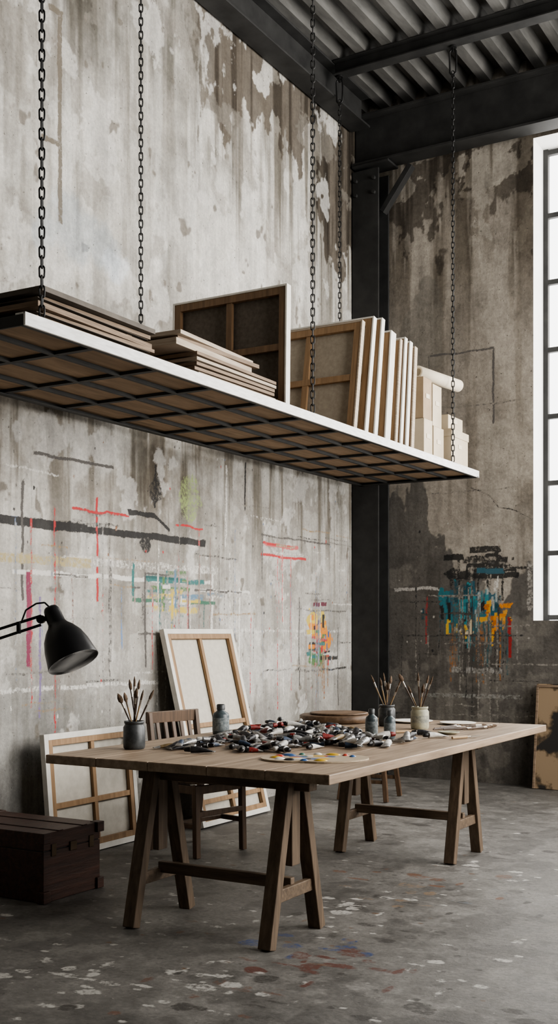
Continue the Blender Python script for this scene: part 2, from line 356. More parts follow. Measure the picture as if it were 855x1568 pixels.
# bright cluster near the corner
P.blob(8.42,1.42,.15,.08,YL,.48); P.blob(8.50,1.33,.15,.07,OR,.48); P.blob(8.50,1.19,.13,.06,RED,.46); P.blob(8.44,1.07,.13,.05,GN,.42); P.blob(8.62,1.24,.08,.07,OR,.44)
P.dabs(8.46,1.44,.09,.05,18,[YL,OR,(.72,.52,.08),(.10,.02,.04)],.52,(.015,.040),(.04,.15),.6)
P.dabs(8.52,1.29,.10,.07,28,[OR,YL,RED,(.05,.10,.26),K,GN],.52,(.010,.034),(.04,.15),.5)
P.dabs(8.50,1.12,.13,.05,26,[GN,K,RED,OR,TE],.50,(.010,.030),(.04,.18),.6)
P.h(8.36,8.62,1.555,.024,(.13,.03,.05),.48); P.h(8.5,8.85,1.09,.024,K,.52)
P.drips(8.2,8.8,1.15,.40,12,(.26,.13,.05),.38); P.h(8.15,8.98,.99,.008,K,.46); P.vv(8.84,.7,1.35,.008,G,.42); P.vv(8.14,.9,1.6,.008,G,.42); P.h(8.1,9.0,1.5,.006,G,.36)
P.blob(yy(6.35),zz(2.27),.12,.17,(.28,.35,.14),.27); P.blob(yy(5.95),zz(2.27),.07,.09,K,.30); P.vv(yy(5.95),zz(2.1),zz(2.4),.014,K,.36); P.blob(yy(5.84),zz(1.87),.055,.05,K,.38)
P.vv(yy(4.76),zz(1.1),zz(1.66),.028,(.24,.04,.09),.46); P.vv(yy(4.85),zz(.8),zz(1.5),.012,(.2,.15,.31),.36)
P.vv(yy(7.06),zz(2.2),zz(2.55),.009,K,.5); P.vv(yy(5.6),zz(1.2),zz(1.6),.008,(.16,.26,.45),.36)
T=(.15,.128,.10)
P.vv(yy(5.02),zz(3.73),zz(4.93),.030,T,.46); P.h(yy(4.84),yy(5.02),zz(4.16),.028,T,.44); P.h(yy(4.93),yy(5.02),zz(4.93),.030,T,.44)
for i in range(60):
    P.vv(P.rs.uniform(4.6,9.2),P.rs.uniform(.5,1.3),P.rs.uniform(1.35,2.1),.006,[G,RED,(.15,.2,.3),Wt,(.2,.12,.1)][i%5],P.rs.uniform(.16,.32))
for i in range(40):
    y0=P.rs.uniform(4.5,9.0); P.h(y0,y0+P.rs.uniform(.15,.6),P.rs.uniform(.7,2.4),.007,[G,(.3,.2,.1),Wt,K][i%4],P.rs.uniform(.16,.32))
for i in range(90):
    r_=P.rs.uniform(.003,.007); P.blob(P.rs.uniform(4.5,9.2),P.rs.uniform(.4,2.6),r_,r_*1.5,[K,G,RED,(.1,.15,.25),(.25,.12,.06),Wt][i%6],.40,.4,.006)
P3=np.stack([np.full(A.shape,WX),A,B],-1)
surface_mesh('wall_left',P3,A.shape,np.zeros((A.shape[0]-1,A.shape[1]-1),bool),M['plaster'],P.base,P.rgb,P.al)

# ---------------------------------------------------------------- back wall with window opening
W0,W1,Z0,Z1=-2.99,1.6,1.41,5.52
xa=np.concatenate([np.linspace(WX,W0,180),np.arange(W0+.1,W1,.1),[W1,RX]])
za=np.unique(np.concatenate([np.linspace(0,Z0,150),np.linspace(Z0,Z1,440),np.linspace(Z1,H,70)]))
P=Painter(xa,za,(.305,.275,.236)); A,B=P.A,P.B
n=fbm(A*1.1,B*.9,111,6); P.mulbase(ss(n,.42,.7),(.70,.69,.67))
P.mixbase(ss(fbm(A*1.6+4,B*1.2,113,7),.54,.64)*.6,(.41,.375,.325))
P.mulbase(ss(fbm(A*9,B*.5,117,5),.5,.7)*.7,(.60,.58,.55))
low=(2.05+(fbm(A*2.6,B*.3,119,5)-.5)*2.4-B)/.5+(fbm(A*3,B*3,121,7)-.5)*2.0
P.mixbase(ss(low,.0,.12),(.122,.113,.102))
P.mixbase(ss(fbm(A*2.6,B*2.2,123,7),.56,.60)*ss(low,.0,.2)*.55,(.23,.213,.188))
P.mulbase(ss(fbm(A*9,B*.6,124,5),.48,.62)*ss(low,.0,.2)*.6,(.65,.64,.62))
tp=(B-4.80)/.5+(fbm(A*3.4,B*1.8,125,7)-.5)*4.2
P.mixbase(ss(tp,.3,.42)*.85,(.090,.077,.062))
P.mixbase(ss((fbm(A*4,B*3,127,7)-.5)*4.4+(B-5.1),.3,.38),(.35,.322,.278))
P.mulbase(ss(fbm(A*8,B*.45,129,5),.46,.60)*ss(B,3.5,4.8)*.9,(.37,.345,.31))
P.mixbase(ss((-np.hypot((A+3.95)/.20,(B-4.0)/.5)+(fbm(A*4,B*4,131,6)-.5)*1.6),-1,-.88)*.5,(.155,.145,.125))
P.mixbase(ss((-np.hypot((A+3.25)/.30,(B-2.75)/.45)+(fbm(A*4,B*4,133,6)-.5)*1.6),-1,-.85)*.35,(.40,.37,.32))
P.h(-3.95,-3.34,3.78,.008,G,.46); P.vv(-3.34,3.1,3.78,.009,G,.50); P.vv(-3.95,3.2,3.78,.007,G,.36)
P.h(-4.25,-3.05,3.30,.006,G,.26); P.h(-4.2,-3.2,2.55,.006,G,.24)
for (a_,b_,c_,d_) in ((-3.55,2.58,-3.38,2.50),(-3.38,2.50,-3.30,2.40),(-3.30,2.40,-3.14,2.36),(-3.14,2.36,-3.0,2.27)): P.seg(a_,b_,c_,d_,.002,K,.38)
TL=(.02,.15,.18); TB=(.02,.10,.14); BK=(.014,.014,.014)
P.blob(-3.40,1.93,.20,.05,BK,.46); P.blob(-3.62,1.82,.14,.045,BK,.42); P.dabs(-3.45,1.90,.14,.05,18,[BK,BK,(.05,.05,.05)],.46,(.012,.05),(.08,.30),.85); P.h(-3.70,-3.12,1.80,.038,BK,.5); P.h(-3.5,-3.15,1.84,.02,BK,.44)
P.drips(-3.75,-3.25,1.85,.40,12,BK,.36)
P.blob(-3.66,1.57,.17,.16,TL,.46); P.blob(-3.46,1.53,.16,.17,TB,.44)
P.dabs(-3.58,1.55,.13,.10,48,[TL,TB,(.02,.20,.23),(.03,.24,.27),BK,(.01,.06,.08)],.48,(.012,.05),(.06,.24),.2)
P.dabs(-3.36,1.40,.06,.07,20,[OR,(.62,.34,.04),(.5,.16,.02),TB],.50,(.014,.040),(.04,.16),.2)
P.dabs(-3.66,1.34,.08,.03,12,[(.62,.40,.05),(.6,.5,.34),TL],.46,(.014,.036),(.04,.12),.4); P.dabs(-3.24,1.45,.02,.05,8,[OR,(.62,.32,.05)],.50,(.016,.035),(.05,.15),.2)
P.dabs(-3.42,1.62,.10,.07,8,[Wt,(.35,.42,.42)],.34,(.006,.02),(.05,.18),.2)
P.drips(-3.85,-3.2,1.5,.55,22,(.04,.10,.11),.38); P.drips(-3.8,-3.25,1.35,.45,14,(.30,.13,.04),.36); P.vv(-3.20,1.1,1.45,.022,(.30,.02,.02),.48); P.vv(-3.97,1.2,1.6,.012,(.29,.04,.04),.38)
P.h(-3.72,-3.25,.98,.05,(.32,.31,.29),.30); P.h(-4.3,-3.85,1.70,.024,(.45,.43,.4),.38); P.h(-4.2,-3.1,1.28,.006,K,.30); P.h(-4.0,-3.1,.75,.03,(.28,.28,.26),.26); P.vv(-3.02,1.5,1.9,.04,(.35,.33,.3),.26)
for i in range(22): P.vv(P.rs.uniform(-4.3,-3.0),P.rs.uniform(.5,1.1),P.rs.uniform(1.2,1.8),.006,[K,(.3,.28,.25)][i%2],.26)
for i in range(14): a_=P.rs.uniform(-4.3,-3.3); P.h(a_,a_+P.rs.uniform(.2,.7),P.rs.uniform(.5,1.8),.006,[K,(.3,.28,.25)][i%2],.26)
for i in range(24): r_=P.rs.uniform(.003,.007); P.blob(P.rs.uniform(-4.3,-3.0),P.rs.uniform(.3,2.3),r_,r_*1.5,[K,(.4,.38,.34)][i%2],.38,.4,.006)
cx=(xa[:-1]+xa[1:])/2; cz=(za[:-1]+za[1:])/2
hole=((cx>W0)&(cx<W1))[:,None]&((cz>Z0)&(cz<Z1))[None,:]
P3=np.stack([A,np.full(A.shape,WY),B],-1)
surface_mesh('wall_back',P3,A.shape,hole,M['plaster_back'],P.base,P.rgb,P.al)

# ---------------------------------------------------------------- right wall (window band) + wall behind
RW=[(3.4,5.4),(6.0,8.9)]; RZ0,RZ1=1.4,5.4
ya=np.unique(np.round(np.concatenate([np.linspace(FY,WY,114),[a for w in RW for a in w]]),4)); za=np.unique(np.round(np.concatenate([np.linspace(0,H,63),[RZ0,RZ1]]),4))
P=Painter(ya,za,(.23,.212,.188)); A,B=P.A,P.B; P.mulbase(ss(fbm(A,B,211,5),.4,.7),(.7,.7,.68))
cy=(ya[:-1]+ya[1:])/2; cz=(za[:-1]+za[1:])/2
hole=(((cy>RW[0][0])&(cy<RW[0][1]))|((cy>RW[1][0])&(cy<RW[1][1])))[:,None]&((cz>RZ0)&(cz<RZ1))[None,:]
surface_mesh('wall_right',np.stack([np.full(A.shape,RX),A,B],-1),A.shape,hole,M['plaster'],P.base,P.rgb,P.al)
xa=np.linspace(WX,RX,60); za=np.linspace(0,H,60)
P=Painter(xa,za,(.12,.112,.10)); A,B=P.A,P.B; P.mulbase(ss(fbm(A,B,213,5),.4,.7),(.7,.7,.68))
surface_mesh('wall_front',np.stack([A,np.full(A.shape,FY),B],-1),A.shape,np.zeros((59,59),bool),M['plaster'],P.base,P.rgb,P.al)

# ---------------------------------------------------------------- floor
xa=np.concatenate([np.linspace(WX,-.2,480),np.arange(0,RX+.05,.1)]); xa[-1]=RX
ya=np.concatenate([np.arange(FY,1.9,.1),np.linspace(1.9,WY,780)])
P=Painter(xa,ya,(.172,.165,.153)); A,B=P.A,P.B
P.mulbase(ss(fbm(A*.8,B*.8,311,6),.42,.7),(.66,.66,.66))
P.mixbase(ss(fbm(A*2.2,B*2.2,313,7),.52,.62)*.5,(.245,.236,.22))
P.mixbase(ss(fbm(A*5,B*5,315,6),.56,.62)*.5,(.080,.076,.070))
rs=np.random.RandomState(3)
def cluster(x,y,n,spread,c,k=.5,size=.05):
    for i in range(n):
        P.blob(x+rs.normal()*spread*1.3,y+rs.normal()*spread*.9,size*rs.uniform(.15,1.0),size*rs.uniform(.12,.7),c,k*rs.uniform(.55,1.05),.9,.009)
FW=(.46,.45,.42); DK=(.05,.046,.042)
cluster(-2.26,4.06,12,.11,(.035,.06,.15),.40,.07); cluster(-2.2,3.75,14,.13,(.10,.035,.025),.42,.06); cluster(-1.95,3.99,10,.12,(.10,.035,.025),.42,.05)
cluster(-2.35,3.52,18,.12,FW,.42,.042); cluster(-2.42,4.83,16,.13,FW,.42,.05); cluster(-2.22,5.11,10,.16,(.22,.15,.09),.32,.06)
cluster(-2.21,5.53,14,.18,(.15,.075,.045),.38,.05); cluster(-2.8,3.25,15,.11,FW,.42,.045); cluster(-2.06,5.9,13,.2,FW,.40,.045); cluster(-2.0,4.5,10,.2,DK,.40,.05)
cluster(-2.9,4.4,14,.25,FW,.40,.03); cluster(-1.6,3.6,20,.35,DK,.40,.05); cluster(-1.9,3.0,20,.35,DK,.40,.05); cluster(-3.3,3.6,12,.25,FW,.40,.03); cluster(-2.4,6.6,12,.35,DK,.36,.06)
cluster(-2.0,5.0,16,.4,DK,.40,.045); cluster(-1.7,4.3,12,.3,FW,.38,.03); cluster(-2.5,3.1,14,.35,FW,.40,.03); cluster(-2.1,3.3,10,.25,(.13,.07,.05),.34,.04); cluster(-1.75,5.3,8,.25,(.12,.14,.16),.32,.04)
cluster(-2.7,4.0,8,.3,(.14,.08,.05),.34,.035); cluster(-3.0,3.0,12,.4,DK,.40,.05)
for i in range(420):
    r_=rs.uniform(.003,.012); P.blob(rs.uniform(-4.4,-.9),rs.uniform(2.2,8.5),r_*1.3,r_*.8,[FW,DK,FW,(.13,.08,.05)][i%4],.42,.5,.007)
surface_mesh('floor',np.stack([A,B,np.zeros(A.shape)],-1),A.shape,np.zeros((A.shape[0]-1,A.shape[1]-1),bool),M['concrete'],P.base,P.rgb,P.al)

# ---------------------------------------------------------------- ceiling deck (trapezoidal sheet, ribs along y)
mb=MB(); pts=[]; x=WX-.05; zc=6.10
while x<RX+.1:
    pts += [(x,zc),(x+.085,zc),(x+.12,zc+.10),(x+.205,zc+.10)]
    x+=.24
vs=[(px,FY-.05,pz) for px,pz in pts]+[(px,WY+.05,pz) for px,pz in pts]; nn=len(pts)
mb.add(vs,[(i,i+1,nn+i+1,nn+i) for i in range(nn-1)],'deck')
mb.box(((WX+RX)/2,(FY+WY)/2,6.32),(RX-WX+.6,WY-FY+.6,.12),'deck')
mb.obj('ceiling')

# ---------------------------------------------------------------- steel structure
def ibeam(mb,p0,p1,w,h,t=.018,up=(0,0,1)):
    p0=Vector(p0);p1=Vector(p1);u=Vector(up)
    mb.beam(p0+u*(h/2-t/2),p1+u*(h/2-t/2),w,t,'steel',up); mb.beam(p0-u*(h/2-t/2),p1-u*(h/2-t/2),w,t,'steel',up)
    mb.beam(p0,p1,t,h-2*t,'steel',up)
mb=MB(); ibeam(mb,(WX+.01,9.18,5.745),(RX-.01,9.18,5.745),.20,.45,.022)
mb.box((WX+.2,9.18,5.505),(.36,.22,.02),'steel'); mb.obj('steel_beam',.003)
mb=MB(); ibeam(mb,(WX+.115,FY+.01,5.955),(WX+.115,9.06,5.955),.19,.28,.018); mb.obj('steel_edge_beam',.003)
for y in (8.38,5.3,2.2,-.8):
    mb=MB(); ibeam(mb,(WX+.215,y,6.035),(RX-.01,y,6.035),.11,.12,.012); mb.obj('steel_purlin',.002)
mb=MB()
cx0,cx1,cy0,cy1=WX+.01,WX+.27,9.10,9.335
mb.box(((cx0+cx1)/2,cy0+.011,2.74),(cx1-cx0,.022,5.46),'steel'); mb.box(((cx0+cx1)/2,cy1-.011,2.74),(cx1-cx0,.022,5.46),'steel')
mb.box(((cx0+cx1)/2,(cy0+cy1)/2,2.74),(.016,cy1-cy0-.04,5.46),'steel')
mb.box(((cx0+cx1)/2,(cy0+cy1)/2,.012),(.30,.23,.024),'steel')
mb.beam((WX+.26,9.22,5.10),(WX+.54,9.22,5.47),.08,.05,'steel')
for dx in (-.09,.09):
    for z_ in (5.38,5.25): mb.lathe([(.018,0),(.018,.03)],((cx0+cx1)/2+dx,cy0,z_),'steel',6,axis=(0,-1,0))
mb.obj('steel_column',.003,origin=((cx0+cx1)/2,(cy0+cy1)/2,0))

# ---------------------------------------------------------------- windows
mb=MB(); D=.34
mb.box((W0-.03,WY+D/2+.002,(Z0+Z1)/2),(.06,D,Z1-Z0+.12),'white_paint'); mb.box((W1+.03,WY+D/2+.002,(Z0+Z1)/2),(.06,D,Z1-Z0+.12),'white_paint')
mb.box(((W0+W1)/2,WY+D/2+.002,Z0-.03),(W1-W0,D,.06),'white_paint'); mb.box(((W0+W1)/2,WY+D/2+.002,Z1+.03),(W1-W0,D,.06),'white_paint')
yb=WY+.30
xs=np.arange(W0+.02,W1,.62)
for x in xs: mb.box((x,yb,(Z0+Z1)/2),(.045,.05,Z1-Z0),'steel')
for z in (5.49,4.94,4.36,3.77,3.19,2.61,2.00,1.44):
    mb.box(((W0+W1)/2,yb,z),(W1-W0,.045,.042),'steel')
mb.obj('window_1',.002)
for k,(a,b_) in enumerate(RW):
    mb=MB()
    for s_ in (a-.03,b_+.03): mb.box((RX+.15,s_,(RZ0+RZ1)/2),(.3,.06,RZ1-RZ0+.12),'white_paint')
    for z in (RZ0-.03,RZ1+.03): mb.box((RX+.15,(a+b_)/2,z),(.3,b_-a,.06),'white_paint')
    for y in np.linspace(a+.02,b_-.02,5): mb.box((RX+.26,y,(RZ0+RZ1)/2),(.05,.035,RZ1-RZ0),'steel')
    for z in np.linspace(RZ0+.02,RZ1-.02,8): mb.box((RX+.26,(a+b_)/2,z),(.045,b_-a,.035),'steel')
    mb.obj('window_%d'%(k+2),.002)

# ---------------------------------------------------------------- hanging shelf
SX0,SX1,SY0,SY1=-4.40,-3.30,3.51,8.88; SZ0,SZ1=2.592,2.64
mb=MB()
cxm=(SX0+SX1)/2; cym=(SY0+SY1)/2; LX=SX1-SX0; LY=SY1-SY0
mb.box((cxm,cym,SZ1-.012),(LX-.03,LY-.03,.022),'ply')
mb.box((SX1-.006,cym,(SZ0+SZ1)/2+.004),(.012,LY,SZ1-SZ0+.008),'steel_bright')
mb.box((SX1-.03,cym,SZ1+.004),(.055,LY,.008),'steel_bright')
mb.box((SX1-.024,cym,SZ0+.004),(.024,LY-.01,.008),'steel')
mb.box((SX0+.006,cym,(SZ0+SZ1)/2),(.012,LY,SZ1-SZ0),'steel'); mb.box((SX0+.024,cym,SZ0+.004),(.036,LY,.008),'steel')
for y in (SY0+.006,SY1-.006): mb.box((cxm,y,(SZ0+SZ1)/2),(LX-.024,.012,SZ1-SZ0),'steel')
mb.box((cxm,SY1-.03,SZ0+.004),(LX,.05,.008),'steel')
nC=11
for i in range(1,nC):
    y=SY0+LY*i/nC; mb.box((cxm,y,SZ1-.031),(LX-.04,.034,.018),'steel')
for i in range(1,4):
    x=SX0+LX*i/4; mb.box((x,cym,SZ1-.033),(.022,LY-.04,.020),'steel')
for (x,y) in ((SX1-.045,3.66),(SX1-.045,6.09),(SX1-.045,8.41),(SX0+.055,5.66),(SX0+.055,8.38)):
    mb.box((x,y,SZ1+.012),(.05,.07,.012),'steel')
mb.obj('hanging_shelf',.0015)

# ---------------------------------------------------------------- chains
def link_verts(Lh,Rw,wire,n=14,m=6):
    pts=[]
    for i in range(n):
        t=2*math.pi*i/n
        x=Rw*math.cos(t); z=Rw*math.sin(t)+(Lh-Rw)*(1 if math.sin(t)>0 else (-1 if math.sin(t)<0 else 0))
        pts.append(Vector((x,0,z)))
    vs=[];fs=[]
    for i in range(n):
        a=pts[i-1];b=pts[(i+1)%n]; tan=(b-a).normalized(); s=Vector((0,1,0)); u=tan.cross(s)
        for j in range(m):
            q=2*math.pi*j/m; vs.append(pts[i]+(s*math.cos(q)+u*math.sin(q))*wire)
    for i in range(n):
        for j in range(m):
            fs.append((i*m+j,((i+1)%n)*m+j,((i+1)%n)*m+(j+1)%m,i*m+(j+1)%m))
    return vs,fs
LV,LF=link_verts(.0265,.0115,.0042); BV,BF=link_verts(.10,.027,.008)
def chain(x,y,z0,z1,big=False):
    mb=MB(); z=z0+.032; i=0; zt=z1-(.19 if big else .02)
    while z<zt:
        R=Matrix.Rotation((math.pi/2 if i%2 else 0)+.5,3,'Z')
        mb.add([R@p+Vector((x,y,z)) for p in LV],LF,'chain',True); z+=.0425; i+=1
    R=Matrix.Rotation(.2,3,'Z')
    if big:
        mb.add([R@p+Vector((x,y,z+.055)) for p in BV],BF,'chain',True)
        mb.rod((x,y,z+.13),(x,y,z1),.009,.009,'chain')
        mb.lathe([(.03,0),(.03,.012)],(x,y,z1-.012),'chain',12)
    else:
        mb.rod((x,y,z-.03),(x,y,z1),.008,.008,'chain')
    mb.obj('chain')
cz=SZ1+.019
chain(SX1-.045,3.66,cz,6.095); chain(SX0+.055,5.66,cz,6.095); chain(SX1-.045,6.09,cz,6.095)
chain(SX0+.055,8.38,cz,5.973,True); chain(SX1-.045,8.41,cz,5.973,True)

# ---------------------------------------------------------------- stretched canvases
def canvas(name,w,h,t,loc,yaw,lean,sheet,side,bar,vb=(.5,),hb=(.5,),rim=.012,bw=.05):
    """local: X width, Z height, back faces -Y. origin: bottom centre of the back"""
    mb=MB()
    mb.box((0,t-.003,h/2),(w-.004,.004,h-.004),sheet)
    for x in (-w/2+rim/2,w/2-rim/2): mb.box((x,t/2,h/2),(rim,t,h),side)
    for z in (rim/2,h-rim/2): mb.box((0,t/2,z),(w-2*rim,t,rim),side)
    d=t*.65
    for x in (-w/2+rim+bw/2,w/2-rim-bw/2): mb.box((x,t*.08+d/2,h/2),(bw,d,h-2*rim),bar)
    for z in (rim+bw/2,h-rim-bw/2): mb.box((0,t*.08+d/2,z),(w-2*rim-2*bw,d,bw),bar)
    for f in vb: mb.box((-w/2+w*f,t*.15+d/2,h/2),(bw*.9,d*.8,h-2*rim-2*bw),bar)
    for f in hb: mb.box((0,t*.12+d/2,h*f),(w-2*rim-2*bw,d*.85,bw*.9),bar)
    o=mb.obj(name,.0015,origin=(0,0,0))
    loc=(loc[0],loc[1],loc[2]+t*math.sin(lean)+.001)
    o.matrix_world=Matrix.Translation(loc)@Matrix.Rotation(yaw,4,'Z')@Matrix.Rotation(-lean,4,'X')
    return o
sz=SZ1+.009
canvas('stretched_canvas',.84,.745,.05,(-3.79,5.80,sz),0,.02,'canvas_d','canvas_w','bar_d',bw=.045)
xc=-3.42
def shelf_canvas(y,w,h,t,lean,sheet='canvas_w',bar='bar',side='canvas_w',**k):
    canvas('stretched_canvas',w,h,t,(xc-w/2,y,sz),0,lean,sheet,side,bar,**k)
shelf_canvas(6.80,.84,.81,.045,.17,'canvas_t',side='board_w',bar='bar')
shelf_canvas(6.97,.86,.88,.05,.17)
shelf_canvas(7.12,.84,.90,.05,.15)
shelf_canvas(7.30,.80,.84,.085,.13)
shelf_canvas(7.47,.78,.82,.04,.12,side='board_w')
shelf_canvas(7.56,.80,.85,.045,.11)
shelf_canvas(7.66,.78,.84,.05,.10)
shelf_canvas(7.76,.78,.82,.05,.09,side='board_w')
canvas('stretched_canvas',.82,.72,.035,(-4.335,5.24,.002),math.pi/2,.09,'canvas_b','canvas_w','bar',vb=(.52,),hb=(.42,),rim=.035,bw=.035)
canvas('stretched_canvas',.86,1.36,.04,(-4.20,6.58,.002),math.pi/2,.245,'canvas_b','canvas_w','bar',vb=(.5,),hb=(.12,.5),rim=.035,bw=.035)

# ---------------------------------------------------------------- stacks of panels on shelf
mb=MB(); z=sz
spec=[(-3.86,4.14,.90,.82,.02,.0),(-3.85,4.12,.88,.86,.022,.01),(-3.88,4.18,.90,.80,.018,-.02),(-3.86,4.12,.88,.86,.025,.03),(-3.87,4.16,.86,.80,.02,-.01),(-3.85,4.13,.90,.84,.024,.015)]
for i,(x,y,w,l,t,r) in enumerate(spec):
    mb.box((x,y,z+t/2),(w,l,t),'board' if i<5 else 'board_top',Matrix.Rotation(r,3,'Z'))
    z+=t
    if i in (1,3):
        for yo in (-.3,.3): mb.box((x,y+yo,z+.009),(w*.9,.04,.018),'board')
        z+=.018
    mb.box((x,y,z+.0015),(w*.97,l*.97,.003),'board_top',Matrix.Rotation(r,3,'Z')); z+=.003
mb.obj('panel_stack',.0015)
mb=MB(); z=sz
for i in range(6):
    r=random.uniform(-.02,.02); w=random.uniform(.84,.88); l=random.uniform(.80,.86); t=.018
    mb.box((-3.40-w/2,5.33+random.uniform(-.02,.02),z+t/2),(w,l,t),'board_w' if i%3==1 else 'board',Matrix.Rotation(r,3,'Z')); z+=t
    mb.box((-3.43-w/2,5.33,z+.004),(w*.92,l*.92,.008),'board_top',Matrix.Rotation(r,3,'Z')); z+=.008
for i,(dy,t,r) in enumerate(((-.12,.035,.03),(-.05,.022,-.03),(-.10,.022,.05))):
    mb.box((-3.84,5.25+dy,z+t/2),(.82,.78,t),'board_w' if i!=1 else 'board',Matrix.Rotation(r,3,'Z')); z+=t+.001
mb.obj('panel_stack',.0015)

# ---------------------------------------------------------------- boxes + rolls on shelf
def carton(x0,x1,y0,y1,z0,z1,mat,lid=False):
    mb=MB(); c=((x0+x1)/2,(y0+y1)/2); sx,sy=x1-x0,y1-y0
    mb.box((c[0],c[1],(z0+z1)/2),(sx-.006,sy-.006,z1-z0-.004),mat)
    if lid: mb.box((c[0],c[1],z1-.032),(sx+.006,sy+.006,.062),mat)
    else:
        mb.box((c[0],c[1]-sy/4-.001,z1-.001),(sx-.006,sy/2-.004,.002),mat); mb.box((c[0],c[1]+sy/4+.001,z1-.001),(sx-.006,sy/2-.004,.002),mat)
    mb.box((x1-.001,c[1],(z0+z1)/2+.02),(.004,.07,.035),'paper')
    mb.obj('cardboard_box',.003)
carton(-3.66,-3.40,7.96,8.13,sz+.001,sz+.30,'card'); carton(-3.66,-3.40,8.15,8.36,sz+.001,sz+.27,'card')
carton(-3.64,-3.41,7.97,8.14,sz+.303,sz+.62,'card_b'); carton(-3.64,-3.41,8.155,8.34,sz+.273,sz+.60,'card')
carton(-3.72,-3.38,8.47,8.84,sz+.001,sz+.30,'card',True); carton(-4.0,-3.76,8.0,8.35,sz+.001,sz+.5,'card_b')
carton(-3.70,-3.42,8.50,8.82,sz+.303,sz+.42,'card')
mb=MB()
def roll(p0,p1,r):
    p0=Vector(p0);p1=Vector(p1);L=(p1-p0).length
    mb.lathe([(r*.55,.01),(r*.6,0),(r,0),(r,L),(r*.6,L),(r*.55,L-.02),(r*.5,L*.5),(r*.55,.01)],p0,'paper',28,axis=p1-p0)
roll((-3.60,7.93,sz+.692),(-3.55,8.42,sz+.692),.068)
roll((-3.74,8.00,sz+.68),(-3.72,8.50,sz+.68),.05)
roll((-3.49,8.04,sz+.675),(-3.40,8.66,sz+.675),.05)
mb.obj('paper_rolls')

# ---------------------------------------------------------------- trestle table
TX0,TX1,TY0,TY1=-3.48,-2.03,3.83,6.60; TT=.754; th=.04
mb=MB()
wds=[.28,.27,.29,.27,.28]; x=TX0
for i,w in enumerate(wds):
    w=w*(TX1-TX0)/sum(wds)
    mb.box((x+w/2,(TY0+TY1)/2,TT-th/2),(w-.0012,TY1-TY0,th),'tablewood_y'); x+=w
def trestle(yc):
    xa_,xb_=-3.08,-2.38; ztop=TT-th
    mb.beam((xa_-.10,yc,ztop-.04),(xb_+.10,yc,ztop-.04),.07,.078,'leg_x')
    for x in (xa_,xb_):
        for s_ in (-1,1):
            mb.beam((x,yc+s_*.215,.002),(x,yc+s_*.052,ztop-.008),.062,.05,'leg_z',up=(0,1,0))
        mb.beam((x,yc-.168,.205),(x,yc+.168,.205),.03,.055,'leg_x')
        mb.box((x,yc,ztop-.23),(.035,.07,.34),'leg_z')
    mb.beam((xa_,yc,.235),(xb_,yc,.235),.035,.05,'leg_x')
trestle(4.156); trestle(6.155)
mb.obj('trestle_table',.004)

# ---------------------------------------------------------------- chair / stool
def chair(loc,yaw):
    mb=MB(); w=.42;d=.40;sh=.44
    for y in (-w/2+.02,w/2-.02):
        mb.beam((d/2-.02,y,.0),(d/2-.03,y,sh-.02),.035,.035,'chair')
        mb.beam((-d/2-.03,y,.0),(-d/2+.02,y,sh-.0),.035,.035,'chair'); mb.beam((-d/2+.02,y,sh-.02),(-d/2-.04,y,.82),.034,.030,'chair')
        mb.beam((d/2-.02,y,.18),(-d/2-.01,y,.18),.02,.03,'chair'); mb.beam((d/2-.03,y,sh-.05),(-d/2+.02,y,sh-.05),.02,.05,'chair')
    mb.beam((d/2-.02,-w/2+.02,.25),(d/2-.02,w/2-.02,.25),.02,.03,'chair'); mb.beam((0,-w/2+.02,.18),(0,w/2-.02,.18),.02,.025,'chair')
    mb.beam((d/2-.03,-w/2+.02,sh-.05),(d/2-.03,w/2-.02,sh-.05),.02,.05,'chair')
    mb.beam((-d/2+.01,-w/2+.02,sh-.05),(-d/2+.01,w/2-.02,sh-.05),.02,.05,'chair')
    for i in range(4):
        yq=-w/2+.0525+i*.105; mb.box((0,yq,sh),(d+.02,.102,.024),'chair')
    mb.beam((-d/2-.038,-w/2,.79),(-d/2-.038,w/2,.79),.022,.07,'chair'); mb.beam((-d/2+.0,-w/2+.02,.60),(-d/2+.0,w/2-.02,.60),.016,.035,'chair')
    for i in range(5):
        yq=-w/2+.08+i*(w-.16)/4; mb.beam((-d/2-.0,yq,.60),(-d/2-.036,yq,.77),.028,.012,'chair',up=(1,0,0))
    o=mb.obj('wooden_chair',.004,origin=(0,0,0)); o.matrix_world=Matrix.Translation(loc)@Matrix.Rotation(yaw,4,'Z')
chair((-3.83,5.56,.003),math.radians(-12))
mb=MB()
for sx_ in (-1,1):
    for sy_ in (-1,1): mb.beam((sx_*.19,sy_*.19,.0),(sx_*.14,sy_*.14,.45),.036,.036,'chair')
for z_ in (.15,.27):
    k=.19-.05*z_/.45
    for s_ in (-1,1):
        (mb.beam((-k,s_*k,z_),(k,s_*k,z_),.02,.028,'chair') if z_<.2 else mb.beam((s_*k,-k,z_),(s_*k,k,z_),.02,.028,'chair'))
mb.box((0,0,.462),(.36,.36,.03),'chair')
o=mb.obj('wooden_stool',.004,origin=(0,0,0)); o.matrix_world=Matrix.Translation((-3.88,8.00,.004))@Matrix.Rotation(.15,4,'Z')

